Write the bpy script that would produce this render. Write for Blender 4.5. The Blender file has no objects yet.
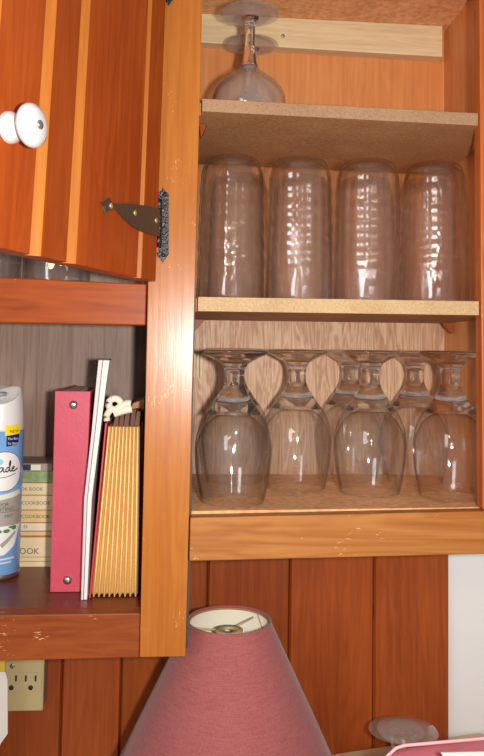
import bpy, bmesh, math, random
from mathutils import Vector, Matrix, noise
random.seed(7)
C = bpy.context.scene.collection
sc = bpy.context.scene
PI = math.pi
EYE = 1.45                      # eye height above the room floor; z below is measured from eye level

# ------------------------------------------------------------------ camera
FPX, CX, CY = 760.0, 242.0, 306.6
ROLL, PITCH, YAW = .0163, .0601, .0785
CAM = Vector((0, -.86, 0))
_r = Vector((math.cos(YAW), -math.sin(YAW), 0)); _f0 = Vector((math.sin(YAW), math.cos(YAW), 0)); _z = Vector((0, 0, 1))
FW = _f0*math.cos(PITCH) + _z*math.sin(PITCH); _u = -_f0*math.sin(PITCH) + _z*math.cos(PITCH)
RT = _r*math.cos(ROLL) + _u*math.sin(ROLL); UP = _u*math.cos(ROLL) - _r*math.sin(ROLL)
cam = bpy.data.cameras.new('camera'); camo = bpy.data.objects.new('camera', cam); C.objects.link(camo)
m = Matrix.Identity(4)
for i in range(3):
    m[i][0], m[i][1], m[i][2] = RT[i], UP[i], -FW[i]
m.translation = CAM + Vector((0, 0, EYE))
camo.matrix_world = m
cam.sensor_fit = 'VERTICAL'; cam.sensor_height = 36; cam.lens = 36*FPX/756
cam.shift_x = 0; cam.shift_y = -(378-CY)/756
cam.clip_start = .02
sc.camera = camo

def ray(px, py): return FW + RT*((px-CX)/FPX) - UP*((py-CY)/FPX)
def at(px, py, Y):
    d = ray(px, py); return CAM + d*((Y-CAM.y)/d.y)

# ------------------------------------------------------------------ materials
def lin(c):
    return tuple(((v/255)/12.92 if v/255 <= .04045 else ((v/255+.055)/1.055)**2.4) for v in c) + (1,)
TONE = {'red knotty pine boards': (0.584, 0.542, 0.542), 'honey pine upright': (0.726, 0.739, 0.5), 'red pine rail': (0.604, 0.442, 0.056), 'orange pine rail': (0.696, 0.853, 0.931), 'orange plywood': (1.004, 1.213, 1.291), 'rose linen': (0.591, 0.587, 0.475), 'ivory plastic': (0.803, 0.758, 0.632), 'dark stained plywood': (1.565, 1.798, 2.003), 'particle board faces': (1.161, 1.13, 1.072), 'worn pine rail': (0.567, 0.498, 0.407), 'side board': (1.224, 1.463, 1.686), 'pink vinyl': (0.805, 1.153, 0.893), 'bare pine batten': (0.969, 1.055, 1.316), 'particle board cut edge': (0.745, 0.833, 0.903), 'dark stained board': (1.139, 0.515, 0.357), 'manila yellow card': (0.85, 0.939, 1.235), 'hardboard shelf floor': (1.988, 1.813, 1.534), 'knotty pine wall boards': (0.962, 0.932, 0.717), 'white wall paint': (1.142, 1.478, 1.724), 'cathedral grain plywood': (0.923, 1.194, 1.47), 'dull particle board cut edge': (0.926, 1.013, 1.097)}
def tone(name, c):
    k = TONE.get(name, (1, 1, 1)); c = lin(c); return tuple(min(.95, a*b) for a, b in zip(c, k)) + (1,)
def newmat(name):
    mt = bpy.data.materials.new(name); mt.use_nodes = True
    nt = mt.node_tree; nt.nodes.clear()
    out = nt.nodes.new('ShaderNodeOutputMaterial')
    return mt, nt, out
def N(nt, t, **kw):
    n = nt.nodes.new(t)
    for k, v in kw.items(): setattr(n, k, v)
    return n
def plain(name, col, rough=.5, metal=0, spec=.5, coat=0, bump=None, vary=.0, vscale=30, trans=0):
    mt, nt, out = newmat(name)
    b = N(nt, 'ShaderNodeBsdfPrincipled'); nt.links.new(b.outputs[0], out.inputs[0])
    b.inputs['Base Color'].default_value = tone(name, col); b.inputs['Roughness'].default_value = rough
    b.inputs['Metallic'].default_value = metal; b.inputs['Specular IOR Level'].default_value = spec
    b.inputs['Coat Weight'].default_value = coat; b.inputs['Coat Roughness'].default_value = .15
    tc = N(nt, 'ShaderNodeTexCoord')
    if vary:
        nz = N(nt, 'ShaderNodeTexNoise'); nz.inputs['Scale'].default_value = vscale; nz.inputs['Detail'].default_value = 6
        nt.links.new(tc.outputs['Object'], nz.inputs['Vector'])
        mx = N(nt, 'ShaderNodeMix', data_type='RGBA'); mx.inputs[6].default_value = tone(name, tuple(v*(1-vary) for v in col)); mx.inputs[7].default_value = tone(name, tuple(min(255, v*(1+vary)) for v in col))
        nt.links.new(nz.outputs['Fac'], mx.inputs[0]); nt.links.new(mx.outputs[2], b.inputs['Base Color'])
    if bump:
        nz = N(nt, 'ShaderNodeTexNoise'); nz.inputs['Scale'].default_value = bump[0]; nz.inputs['Detail'].default_value = 4
        nt.links.new(tc.outputs['Object'], nz.inputs['Vector'])
        bp = N(nt, 'ShaderNodeBump'); bp.inputs['Strength'].default_value = bump[1]; bp.inputs['Distance'].default_value = .002
        nt.links.new(nz.outputs['Fac'], bp.inputs['Height']); nt.links.new(bp.outputs[0], b.inputs['Normal'])
    return mt
def wood(name, dark, light, axis='Z', fine=1.0, rough=.38, spec=.5, cath=.35, blotch=.35, scratch=0, knots=0, tint=False, bump=.12, seed=0):
    """varnished timber: stretched noise for the grain, distorted bands for the figure, pale nicks where worn"""
    mt, nt, out = newmat(name); L = nt.links.new
    b = N(nt, 'ShaderNodeBsdfPrincipled'); L(b.outputs[0], out.inputs[0])
    b.inputs['Roughness'].default_value = rough; b.inputs['Specular IOR Level'].default_value = spec
    tc = N(nt, 'ShaderNodeTexCoord')
    def mapped(across, along, off=0):
        mp = N(nt, 'ShaderNodeMapping')
        s = {'X': (along, across, across), 'Y': (across, along, across), 'Z': (across, across, along)}[axis]
        mp.inputs['Scale'].default_value = s; mp.inputs['Location'].default_value = (off+seed*3.1, off*.7+seed, off*1.3+seed*1.7)
        L(tc.outputs['Object'], mp.inputs['Vector']); return mp.outputs[0]
    n1 = N(nt, 'ShaderNodeTexNoise'); n1.inputs['Scale'].default_value = 1; n1.inputs['Detail'].default_value = 7; n1.inputs['Roughness'].default_value = .65
    L(mapped(170*fine, 6*fine), n1.inputs['Vector'])
    n2 = N(nt, 'ShaderNodeTexNoise'); n2.inputs['Scale'].default_value = 1; n2.inputs['Detail'].default_value = 3; n2.inputs['Distortion'].default_value = 1.2
    L(mapped(22*fine, 2.2*fine, 3), n2.inputs['Vector'])
    sn = N(nt, 'ShaderNodeMath', operation='MULTIPLY'); L(n2.outputs['Fac'], sn.inputs[0]); sn.inputs[1].default_value = 46
    si = N(nt, 'ShaderNodeMath', operation='SINE'); L(sn.outputs[0], si.inputs[0])
    s2 = N(nt, 'ShaderNodeMath', operation='MULTIPLY_ADD'); L(si.outputs[0], s2.inputs[0]); s2.inputs[1].default_value = .5*cath; s2.inputs[2].default_value = .0
    n3 = N(nt, 'ShaderNodeTexNoise'); n3.inputs['Scale'].default_value = 1; n3.inputs['Detail'].default_value = 2
    L(mapped(9, 3, 8), n3.inputs['Vector'])
    a = N(nt, 'ShaderNodeMath', operation='ADD'); L(n1.outputs['Fac'], a.inputs[0]); L(s2.outputs[0], a.inputs[1])
    c = N(nt, 'ShaderNodeMath', operation='MULTIPLY_ADD'); L(n3.outputs['Fac'], c.inputs[0]); c.inputs[1].default_value = blotch*1.6; L(a.outputs[0], c.inputs[2])
    d = N(nt, 'ShaderNodeMath', operation='SUBTRACT'); L(c.outputs[0], d.inputs[0]); d.inputs[1].default_value = blotch*.8
    rp = N(nt, 'ShaderNodeValToRGB'); rp.color_ramp.elements[0].position = .22; rp.color_ramp.elements[1].position = .78
    rp.color_ramp.elements[0].color = tone(name, dark); rp.color_ramp.elements[1].color = tone(name, light)
    L(d.outputs[0], rp.inputs[0]); col = rp.outputs[0]
    if tint:
        at_ = N(nt, 'ShaderNodeAttribute', attribute_name='tint')
        mx = N(nt, 'ShaderNodeMix', data_type='RGBA', blend_type='MULTIPLY'); mx.inputs[0].default_value = 1
        L(col, mx.inputs[6]); L(at_.outputs['Color'], mx.inputs[7]); col = mx.outputs[2]
    if knots:
        vo = N(nt, 'ShaderNodeTexVoronoi'); vo.inputs['Scale'].default_value = 1; L(mapped(9, 5, 5), vo.inputs['Vector'])
        kr = N(nt, 'ShaderNodeValToRGB'); kr.color_ramp.elements[0].position = .03; kr.color_ramp.elements[1].position = .075
        kr.color_ramp.elements[0].color = (knots, knots, knots, 1); kr.color_ramp.elements[1].color = (0, 0, 0, 1)
        L(vo.outputs['Distance'], kr.inputs[0])
        mx = N(nt, 'ShaderNodeMix', data_type='RGBA'); L(kr.outputs[0], mx.inputs[0]); L(col, mx.inputs[6]); mx.inputs[7].default_value = tone(name, tuple(v*.42 for v in dark)); col = mx.outputs[2]
    if scratch:
        n4 = N(nt, 'ShaderNodeTexNoise'); n4.inputs['Scale'].default_value = 1; n4.inputs['Detail'].default_value = 4; n4.inputs['Distortion'].default_value = .8
        L(mapped(520, 170, 11), n4.inputs['Vector'])
        n5 = N(nt, 'ShaderNodeTexNoise'); n5.inputs['Scale'].default_value = 26; L(tc.outputs['Object'], n5.inputs['Vector'])
        mu = N(nt, 'ShaderNodeMath', operation='MULTIPLY'); L(n4.outputs['Fac'], mu.inputs[0]); L(n5.outputs['Fac'], mu.inputs[1])
        r2 = N(nt, 'ShaderNodeValToRGB'); r2.color_ramp.elements[0].position = .425-.03*scratch; r2.color_ramp.elements[1].position = .465-.03*scratch
        L(mu.outputs[0], r2.inputs[0])
        mx = N(nt, 'ShaderNodeMix', data_type='RGBA'); L(r2.outputs[0], mx.inputs[0]); L(col, mx.inputs[6]); mx.inputs[7].default_value = lin((214, 160, 112)); col = mx.outputs[2]
    L(col, b.inputs['Base Color'])
    bp = N(nt, 'ShaderNodeBump'); bp.inputs['Strength'].default_value = bump; bp.inputs['Distance'].default_value = .001
    L(d.outputs[0], bp.inputs['Height']); L(bp.outputs[0], b.inputs['Normal'])
    return mt
def chip(name, dark, light, rough=.7, scale=260):
    mt, nt, out = newmat(name); L = nt.links.new
    b = N(nt, 'ShaderNodeBsdfPrincipled'); L(b.outputs[0], out.inputs[0]); b.inputs['Roughness'].default_value = rough
    tc = N(nt, 'ShaderNodeTexCoord')
    v = N(nt, 'ShaderNodeTexNoise'); v.inputs['Scale'].default_value = scale; v.inputs['Detail'].default_value = 3; L(tc.outputs['Object'], v.inputs['Vector'])
    v2 = N(nt, 'ShaderNodeTexNoise'); v2.inputs['Scale'].default_value = 14; v2.inputs['Detail'].default_value = 4; L(tc.outputs['Object'], v2.inputs['Vector'])
    a = N(nt, 'ShaderNodeMath', operation='MULTIPLY_ADD'); L(v2.outputs['Fac'], a.inputs[0]); a.inputs[1].default_value = .5; L(v.outputs['Fac'], a.inputs[2])
    rp = N(nt, 'ShaderNodeValToRGB'); rp.color_ramp.elements[0].position = .5; rp.color_ramp.elements[1].position = 1.0
    rp.color_ramp.elements[0].color = tone(name, dark); rp.color_ramp.elements[1].color = tone(name, light)
    L(a.outputs[0], rp.inputs[0]); L(rp.outputs[0], b.inputs['Base Color'])
    return mt
def glass(name, frac=.1, haze=0, edge=.4, mirror=.06):
    """clear household glass: light passes straight through the thin wall, the surface mirrors by Fresnel,
    more is absorbed edge-on, a share refracts; haze adds a film of dust"""
    mt, nt, out = newmat(name); L = nt.links.new
    g = N(nt, 'ShaderNodeBsdfGlass'); g.inputs['IOR'].default_value = 1.5; g.inputs['Roughness'].default_value = 0
    lw = N(nt, 'ShaderNodeLayerWeight'); lw.inputs['Blend'].default_value = .5
    def power(e_, k_, b_):
        pw = N(nt, 'ShaderNodeMath', operation='POWER'); L(lw.outputs['Facing'], pw.inputs[0]); pw.inputs[1].default_value = e_
        ma = N(nt, 'ShaderNodeMath', operation='MULTIPLY_ADD'); L(pw.outputs[0], ma.inputs[0]); ma.inputs[1].default_value = k_; ma.inputs[2].default_value = b_
        return ma.outputs[0]
    cm = N(nt, 'ShaderNodeCombineColor'); ab = power(6, -edge, 1)
    for i_ in range(3): L(ab, cm.inputs[i_])
    t = N(nt, 'ShaderNodeBsdfTransparent'); L(cm.outputs[0], t.inputs['Color'])
    gl = N(nt, 'ShaderNodeBsdfGlossy'); gl.inputs['Roughness'].default_value = .025
    m0 = N(nt, 'ShaderNodeMixShader'); L(power(5, .85, mirror), m0.inputs[0]); L(t.outputs[0], m0.inputs[1]); L(gl.outputs[0], m0.inputs[2])
    mx = N(nt, 'ShaderNodeMixShader'); mx.inputs[0].default_value = frac; L(m0.outputs[0], mx.inputs[1]); L(g.outputs[0], mx.inputs[2])
    res = mx.outputs[0]
    if haze:
        df = N(nt, 'ShaderNodeBsdfDiffuse'); df.inputs['Color'].default_value = (.8, .77, .74, 1)
        m2 = N(nt, 'ShaderNodeMixShader'); m2.inputs[0].default_value = haze; L(res, m2.inputs[1]); L(df.outputs[0], m2.inputs[2]); res = m2.outputs[0]
    L(res, out.inputs[0]); return mt

M = {}
M['stile'] = wood('honey pine upright', (190, 104, 42), (214, 130, 62), 'Z', rough=.28, spec=.38, scratch=.35, blotch=.3, cath=.12, knots=.4, seed=1)
M['rail'] = wood('red pine rail', (168, 74, 24), (206, 108, 46), 'X', rough=.4, spec=.22, scratch=.25, blotch=.25, cath=.3, seed=2)
M['rail_r'] = wood('orange pine rail', (184, 96, 40), (212, 128, 62), 'X', rough=.42, spec=.25, scratch=.5, blotch=.35, cath=.3, seed=3)
M['rail_low'] = wood('worn pine rail', (164, 80, 34), (198, 106, 50), 'X', rough=.44, spec=.25, scratch=.55, blotch=.3, cath=.18, seed=4)
M['stile_r'] = wood('red pine upright', (164, 80, 34), (198, 106, 50), 'Z', rough=.44, spec=.25, scratch=.1, blotch=.3, cath=.18, seed=14)
M['door'] = wood('red knotty pine boards', (184, 76, 22), (216, 106, 38), 'Z', rough=.42, spec=.22, scratch=0, blotch=.6, cath=.15, knots=.5, tint=True, seed=5)
M['door_edge_lit'] = wood('lit golden board edges', (168, 94, 32), (190, 116, 46), 'Z', rough=.42, spec=.25, blotch=.3, cath=.1, seed=15)  # free-side bevels only: flash brightness put into a paler, yellower wood colour
M['wall'] = wood('knotty pine wall boards', (150, 70, 32), (180, 92, 44), 'Z', rough=.42, spec=.3, scratch=0, blotch=.5, cath=.15, knots=.8, tint=True, seed=6)
M['back_hi'] = wood('orange plywood', (196, 108, 54), (222, 138, 76), 'Z', rough=.5, cath=.08, blotch=.3, seed=7)
M['back_lo'] = wood('cathedral grain plywood', (178, 112, 74), (216, 160, 116), 'Z', fine=2.4, rough=.55, cath=.42, blotch=.1, seed=8)
M['side'] = wood('side board', (182, 102, 54), (212, 132, 74), 'Z', rough=.5, cath=.12, blotch=.4, seed=9)
M['cubby_back'] = wood('dark stained plywood', (96, 66, 50), (134, 102, 84), 'Z', rough=.5, cath=.12, blotch=.6, seed=10)
M['cubby_floor'] = wood('dark stained board', (96, 48, 30), (130, 74, 50), 'X', rough=.36, cath=.1, blotch=.5, scratch=.2, seed=11)
M['dark_side'] = plain('dark stained side', (70, 60, 56), .6, vary=.2)
M['cleat'] = wood('bare pine batten', (206, 170, 112), (234, 206, 152), 'X', rough=.6, cath=.1, blotch=.2, seed=12)
M['shelf'] = chip('particle board faces', (146, 96, 60), (186, 134, 92))
M['shelf_edge'] = chip('particle board cut edge', (200, 150, 100), (232, 190, 138), scale=620)
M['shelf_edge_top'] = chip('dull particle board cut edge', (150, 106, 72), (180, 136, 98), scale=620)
M['floor_board'] = chip('hardboard shelf floor', (150, 106, 74), (186, 142, 106), scale=120)
M['paint'] = plain('white wall paint', (236, 235, 233), .6, bump=(60, .05))
M['counter'] = plain('beige worktop laminate', (214, 186, 146), .4, vary=.05)
M['iron'] = plain('hammered black iron', (70, 68, 68), .28, metal=.85, bump=(330, 1.0))
M['strap'] = plain('black iron strap', (92, 76, 62), .42, metal=.5, bump=(240, .35))
M['screw'] = plain('brass screw', (196, 160, 112), .4, metal=.6)
M['porcelain'] = plain('white porcelain', (206, 205, 206), .12, spec=.6, coat=.4)
M['steel'] = plain('dull steel', (176, 172, 166), .3, metal=.9)
M['glass'] = glass('clear glass', .05, edge=.9, mirror=.06)
M['ripple'] = glass('rippled clear glass', .13, edge=.85, mirror=.06)
M['solid'] = glass('thick clear glass', .92)
M['dusty'] = glass('dusty clear glass', .05, haze=.05, edge=.7)
M['dusty_foot'] = glass('dusty clear glass foot', .1, haze=.13)
M['pink'] = plain('pink vinyl', (216, 66, 96), .38, vary=.06, vscale=60, bump=(300, .08))
M['paper'] = plain('white paper', (226, 220, 214), .7)
M['greyfilm'] = plain('pale grey card', (206, 198, 198), .35)
M['black'] = plain('black plastic', (34, 30, 30), .5)
M['yellow'] = plain('manila yellow card', (238, 178, 84), .6, vary=.04)
M['yellow_fold'] = plain('pale worn fold', (244, 206, 140), .6)
M['red'] = plain('red cover card', (204, 52, 62), .5)
M['brown'] = plain('brown tab card', (96, 52, 34), .6, vary=.2)
M['tan'] = plain('tan flap card', (176, 122, 74), .6)
M['ribbon'] = plain('cream cotton tie', (232, 224, 202), .8)
M['can_blue'] = plain('sky blue printed tin', (122, 170, 224), .3, spec=.5, coat=.3)
M['can_white'] = plain('white plastic cap', (228, 224, 220), .35)
M['can_recess'] = plain('grey spray recess', (150, 150, 150), .4)
M['ink'] = plain('dark ink', (40, 34, 44), .5)
M['ink_grey'] = plain('grey ink', (84, 80, 80), .5)
M['ink_pale'] = plain('pale ink', (206, 214, 226), .5)
M['lab_white'] = plain('white print', (238, 236, 230), .4)
M['lab_navy'] = plain('navy print', (24, 30, 88), .4)
M['lab_yellow'] = plain('yellow print', (250, 222, 20), .4)
M['lab_grey'] = plain('grey print', (168, 160, 150), .4)
M['lab_cream'] = plain('pale yellow print', (226, 228, 200), .4)
M['lab_green'] = plain('green print', (92, 136, 70), .4)
M['lab_cyan'] = plain('cyan print', (130, 206, 230), .4)
M['book_cream'] = plain('cream book spine', (224, 204, 160), .6, vary=.04)
M['book_tan'] = plain('straw book spine', (222, 190, 134), .6, vary=.04)
M['book_grey'] = plain('grey green book cover', (150, 140, 132), .6, vary=.1)
M['book_line'] = plain('brown spine line', (178, 112, 70), .6)
M['book_pale'] = plain('pale spine', (230, 214, 180), .6)
M['book_green'] = plain('leaf green print', (128, 148, 100), .6, vary=.3, vscale=120)
M['pages'] = plain('page edges', (206, 196, 178), .8)
M['lining'] = plain('ivory shade lining', (232, 224, 202), .7)
M['bind'] = plain('brown edge binding', (172, 122, 84), .6)
M['ivory'] = plain('ivory plastic', (214, 198, 160), .4)
M['socket'] = plain('grey plastic side', (138, 128, 116), .5)
M['slot'] = plain('dark slot', (48, 36, 28), .7)
M['lemon'] = plain('yellow card', (206, 176, 60), .6)
M['satin'] = plain('pink satin', (228, 128, 142), .42, vary=.05)
M['pink_edge'] = plain('pale pink edge', (240, 178, 184), .5)

def fabric(name, c1, c2):
    mt, nt, out = newmat(name); L = nt.links.new
    b = N(nt, 'ShaderNodeBsdfPrincipled'); L(b.outputs[0], out.inputs[0]); b.inputs['Roughness'].default_value = .85
    b.inputs['Sheen Weight'].default_value = .2
    tc = N(nt, 'ShaderNodeTexCoord')
    outs = []
    for s in ((60, 60, 900), (700, 700, 60)):
        mp = N(nt, 'ShaderNodeMapping'); mp.inputs['Scale'].default_value = s; L(tc.outputs['Object'], mp.inputs['Vector'])
        nz = N(nt, 'ShaderNodeTexNoise'); nz.inputs['Scale'].default_value = 1; nz.inputs['Detail'].default_value = 3; L(mp.outputs[0], nz.inputs['Vector']); outs.append(nz.outputs['Fac'])
    a = N(nt, 'ShaderNodeMath', operation='ADD'); L(outs[0], a.inputs[0]); L(outs[1], a.inputs[1])
    h = N(nt, 'ShaderNodeMath', operation='MULTIPLY'); L(a.outputs[0], h.inputs[0]); h.inputs[1].default_value = .5
    rp = N(nt, 'ShaderNodeValToRGB'); rp.color_ramp.elements[0].position = .3; rp.color_ramp.elements[1].position = .7
    rp.color_ramp.elements[0].color = tone(name, c1); rp.color_ramp.elements[1].color = tone(name, c2)
    L(h.outputs[0], rp.inputs[0]); L(rp.outputs[0], b.inputs['Base Color'])
    bp = N(nt, 'ShaderNodeBump'); bp.inputs['Strength'].default_value = .25; bp.inputs['Distance'].default_value = .001; L(h.outputs[0], bp.inputs['Height']); L(bp.outputs[0], b.inputs['Normal'])
    return mt
M['linen'] = fabric('rose linen', (186, 88, 100), (214, 124, 132))

# ------------------------------------------------------------------ mesh helpers
class MB:
    """collects shapes into one mesh; z is measured from eye level and lifted when the mesh is built"""
    def __init__(s): s.v = []; s.f = []; s.m = []; s.sm = []; s.t = []
    def add(s, vs, fs, mi=0, smooth=False, tint=None):
        o = len(s.v); s.v += [Vector(p) for p in vs]; s.t += [tint or (1, 1, 1)]*len(vs)
        for f in fs: s.f.append([o+i for i in f]); s.m.append(mi); s.sm.append(smooth)
        return s
    def hexa(s, p, mi=0, bev=0, tint=None):
        """p: eight corners, bottom ring then top ring"""
        bm = bmesh.new(); vs = [bm.verts.new(q) for q in p]
        for f in ((3, 2, 1, 0), (4, 5, 6, 7), (0, 1, 5, 4), (1, 2, 6, 5), (2, 3, 7, 6), (3, 0, 4, 7)): bm.faces.new([vs[i] for i in f])
        return s.frombm(bm, mi, bev, tint)
    def frombm(s, bm, mi=0, bev=0, tint=None):
        if bev:
            bmesh.ops.bevel(bm, geom=bm.edges[:], offset=bev, segments=2, profile=.5, affect='EDGES', clamp_overlap=True)
        bmesh.ops.recalc_face_normals(bm, faces=bm.faces[:])
        bm.verts.index_update()
        s.add([v.co.copy() for v in bm.verts], [[v.index for v in f.verts] for f in bm.faces], mi, False, tint); bm.free(); return s
    def box(s, x0, x1, y0, y1, z0, z1, mi=0, bev=0, tint=None):
        return s.hexa([(x0, y0, z0), (x1, y0, z0), (x1, y1, z0), (x0, y1, z0), (x0, y0, z1), (x1, y0, z1), (x1, y1, z1), (x0, y1, z1)], mi, bev, tint)
    def prism(s, poly, fn, a, b, mi=0, bev=0, tint=None):
        """poly: 2-D outline; fn(u, v, w) -> point; extruded w = a..b"""
        bm = bmesh.new(); lo = [bm.verts.new(fn(u, v, a)) for u, v in poly]; hi = [bm.verts.new(fn(u, v, b)) for u, v in poly]; n = len(poly)
        bm.faces.new(lo[::-1]); bm.faces.new(hi)
        for i in range(n): bm.faces.new((lo[i], lo[(i+1) % n], hi[(i+1) % n], hi[i]))
        return s.frombm(bm, mi, bev, tint)
    def lathe(s, prof, c=(0, 0, 0), seg=48, mi=0, ax=None, rad=None, mis=None, closed=False):
        """prof: (r, h) pairs turned about an axis through c; rad(theta, h, r) may vary the radius"""
        ax = ax or (Vector((1, 0, 0)), Vector((0, 1, 0)), Vector((0, 0, 1))); c = Vector(c); vs = []; fs = []; ids = []
        for (r, h) in prof:
            if r < 1e-6: ids.append([len(vs)]); vs.append(c + ax[2]*h)
            else:
                row = []
                for k in range(seg):
                    th = 2*PI*k/seg; rr = rad(th, h, r) if rad else r
                    row.append(len(vs)); vs.append(c + ax[0]*(rr*math.cos(th)) + ax[1]*(rr*math.sin(th)) + ax[2]*h)
                ids.append(row)
        rng = list(range(len(prof)-1)) + ([len(prof)-1] if closed else [])
        for i in rng:
            A, B = ids[i], ids[(i+1) % len(prof)]; fl = []
            for k in range(seg):
                k2 = (k+1) % seg
                if len(A) == 1 and len(B) == 1: continue
                if len(A) == 1: fl.append((A[0], B[k2], B[k]))
                elif len(B) == 1: fl.append((A[k], A[k2], B[0]))
                else: fl.append((A[k], A[k2], B[k2], B[k]))
            base = len(fs); fs += fl
            s_m = (mis[i] if mis else mi)
            s._tmp = getattr(s, '_tmp', []); s._tmp += [s_m]*len(fl)
        o = len(s.v); s.v += vs; s.t += [(1, 1, 1)]*len(vs)
        for f, mm in zip(fs, s._tmp): s.f.append([o+i for i in f]); s.m.append(mm); s.sm.append(True)
        s._tmp = []; return s
    def tube(s, pts, r, seg=8, mi=0, loop=False, rr=None):
        pts = [Vector(p) for p in pts]; n = len(pts); vs = []; fs = []
        up = Vector((0, 0, 1))
        for i, p in enumerate(pts):
            a = pts[(i-1) % n] if (loop or i > 0) else p; b = pts[(i+1) % n] if (loop or i < n-1) else p
            t = (b-a).normalized() if (b-a).length > 1e-9 else Vector((1, 0, 0))
            u = t.cross(up); u = u.normalized() if u.length > 1e-3 else t.cross(Vector((1, 0, 0))).normalized(); w = t.cross(u).normalized()
            q = rr[i] if rr else r
            for k in range(seg): th = 2*PI*k/seg; vs.append(p + u*(q*math.cos(th)) + w*(q*math.sin(th)))
        for i in range(n if loop else n-1):
            for k in range(seg):
                k2 = (k+1) % seg; j = (i+1) % n
                fs.append((i*seg+k, i*seg+k2, j*seg+k2, j*seg+k))
        if not loop: fs.append(tuple(range(seg))[::-1]); fs.append(tuple((n-1)*seg+k for k in range(seg)))
        return s.add(vs, fs, mi, True)
    def warp(s, fn): s.v = [Vector(fn(p)) for p in s.v]; return s
    def build(s, name, mats, parent=None, root=None, tint=False):
        """mesh in the coordinates of its root Empty"""
        o0 = Vector(root.location) if root else Vector((0, 0, 0))
        me = bpy.data.meshes.new(name)
        me.from_pydata([p + Vector((0, 0, EYE)) - o0 for p in s.v], [], s.f)
        for mt in (mats if isinstance(mats, (list, tuple)) else [mats]): me.materials.append(M[mt])
        for p, mi, sm in zip(me.polygons, s.m, s.sm): p.material_index = mi; p.use_smooth = sm
        if tint:
            ca = me.color_attributes.new('tint', 'FLOAT_COLOR', 'POINT')
            for i, t in enumerate(s.t): ca.data[i].color = (*t, 1)
        me.update()
        ob = bpy.data.objects.new(name, me); C.objects.link(ob)
        if parent: ob.parent = parent
        return ob
def thing(name, label, cat, loc, group=None):
    o = bpy.data.objects.new(name, None); C.objects.link(o); o.location = (loc[0], loc[1], loc[2]+EYE); o.empty_display_size = .02
    o['label'] = label; o['category'] = cat
    if group: o['group'] = group
    return o
def tag(o, label, cat, group=None):
    o['label'] = label; o['category'] = cat
    if group: o['group'] = group
    return o
def dup(root, loc, label, group=None):
    r = root.copy(); C.objects.link(r); r.location = (loc[0], loc[1], loc[2]+EYE); r['label'] = label
    if group: r['group'] = group
    for ch in list(root.children):
        c = ch.copy(); C.objects.link(c); c.parent = r
        for g in ch.children:
            d = g.copy(); C.objects.link(d); d.parent = c
    return r
def structure(o): o['kind'] = 'structure'; return o
_tcache = {}
def text2d(s, size, align='LEFT', shear=0.0):
    """a string as flat 2-D polygons"""
    cu = bpy.data.curves.new('lettering', 'FONT'); cu.body = s; cu.size = size; cu.align_x = align; cu.shear = shear; cu.resolution_u = 3
    ob = bpy.data.objects.new('lettering', cu); C.objects.link(ob)
    me = bpy.data.meshes.new_from_object(ob.evaluated_get(bpy.context.evaluated_depsgraph_get()))
    vs = [(v.co.x, v.co.y) for v in me.vertices]; fs = [list(p.vertices) for p in me.polygons]
    bpy.data.objects.remove(ob); bpy.data.curves.remove(cu); bpy.data.meshes.remove(me)
    return vs, fs

# ================================================================== the setting
D = .26            # back of the cabinets, measured from the face frame
WY = .28           # face of the wall boards
wall = MB()
edges = [-.92, -.78, -.66, -.53, -.41, -.285, -.1612, -.0769, .046, .1678, .2950, .4110]
for a, b in zip(edges[:-1], edges[1:]):
    v = random.uniform(.82, 1.08); tn = (v, v*random.uniform(.93, 1.0), v*random.uniform(.85, 1.0))
    g = .0028
    wall.prism([(a, WY+.022), (a, WY+.005), (a+g, WY), (b-g, WY), (b-.0006, WY+.005), (b-.0006, WY+.022)], lambda u, v_, w: (u, v_, w), -EYE, .95, 0, 0, tn)
structure(wall.build('wall_back', 'wall', tint=True))
structure(MB().box(-.92, 1.3, .312, .36, -EYE, .95).build('wall_right', 'paint'))
ct = MB().box(-.9, 1.25, -.33, .3125, -.625, -.5880, 0, .004)
tag(ct.build('countertop', 'counter'), 'beige worktop under the wall cabinets, glimpsed along the bottom edge', 'countertop')

# ================================================================== left cabinet: door above, open cubby below
LC = thing('wall_cabinet', 'honey pine wall cabinet with a boarded door hanging ajar over an open cubby', 'cabinet', (-.18, D, -.335))
TOP = .56
st = MB().hexa([(-.0385, 0, -.3352), (.0114, 0, -.3352), (.0114, .02, -.3352), (-.0385, .02, -.3352), (-.0400, 0, TOP), (.0166, 0, TOP), (.0166, .02, TOP), (-.0400, .02, TOP)], 0, .0006)
st.build('stile', 'stile', LC, LC)
MB().box(-.43, -.355, 0, .02, -.3352, TOP, 0, .0012).build('stile', 'stile', LC, LC)
MB().hexa([(-.355, .0005, .0287), (-.0407, .0005, .0285), (-.0407, .02, .0285), (-.355, .02, .0287), (-.355, .0005, .083), (-.0407, .0005, .0752), (-.0407, .02, .0752), (-.355, .02, .083)], 0, .0015).build('rail', 'rail', LC, LC)
MB().hexa([(-.355, .0008, -.3392), (-.0392, .0008, -.3360), (-.0392, .02, -.3360), (-.355, .02, -.3392), (-.355, .0008, -.2893), (-.0392, .0008, -.2883), (-.0392, .02, -.2883), (-.355, .02, -.2893)], 0, .0015).build('rail', 'rail_low', LC, LC)
MB().box(-.004, .0148, .0202, D, -.334, TOP).build('side_panel', 'dark_side', LC, LC)
MB().box(-.43, -.408, .0202, D, -.334, TOP).build('side_panel', 'dark_side', LC, LC)
MB().box(-.408, -.004, D-.006, D, -.334, TOP).build('back_panel', 'cubby_back', LC, LC)
MB().box(-.408, -.004, .0202, D-.006, -.306, -.2882).build('bottom_panel', 'cubby_floor', LC, LC)
MB().box(-.408, -.004, .0202, D-.006, .051, .070).build('shelf', 'cubby_floor', LC, LC)
MB().box(-.43, .0148, .0202, D, TOP-.001, TOP+.015).build('top_panel', 'cubby_floor', LC, LC)

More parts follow.
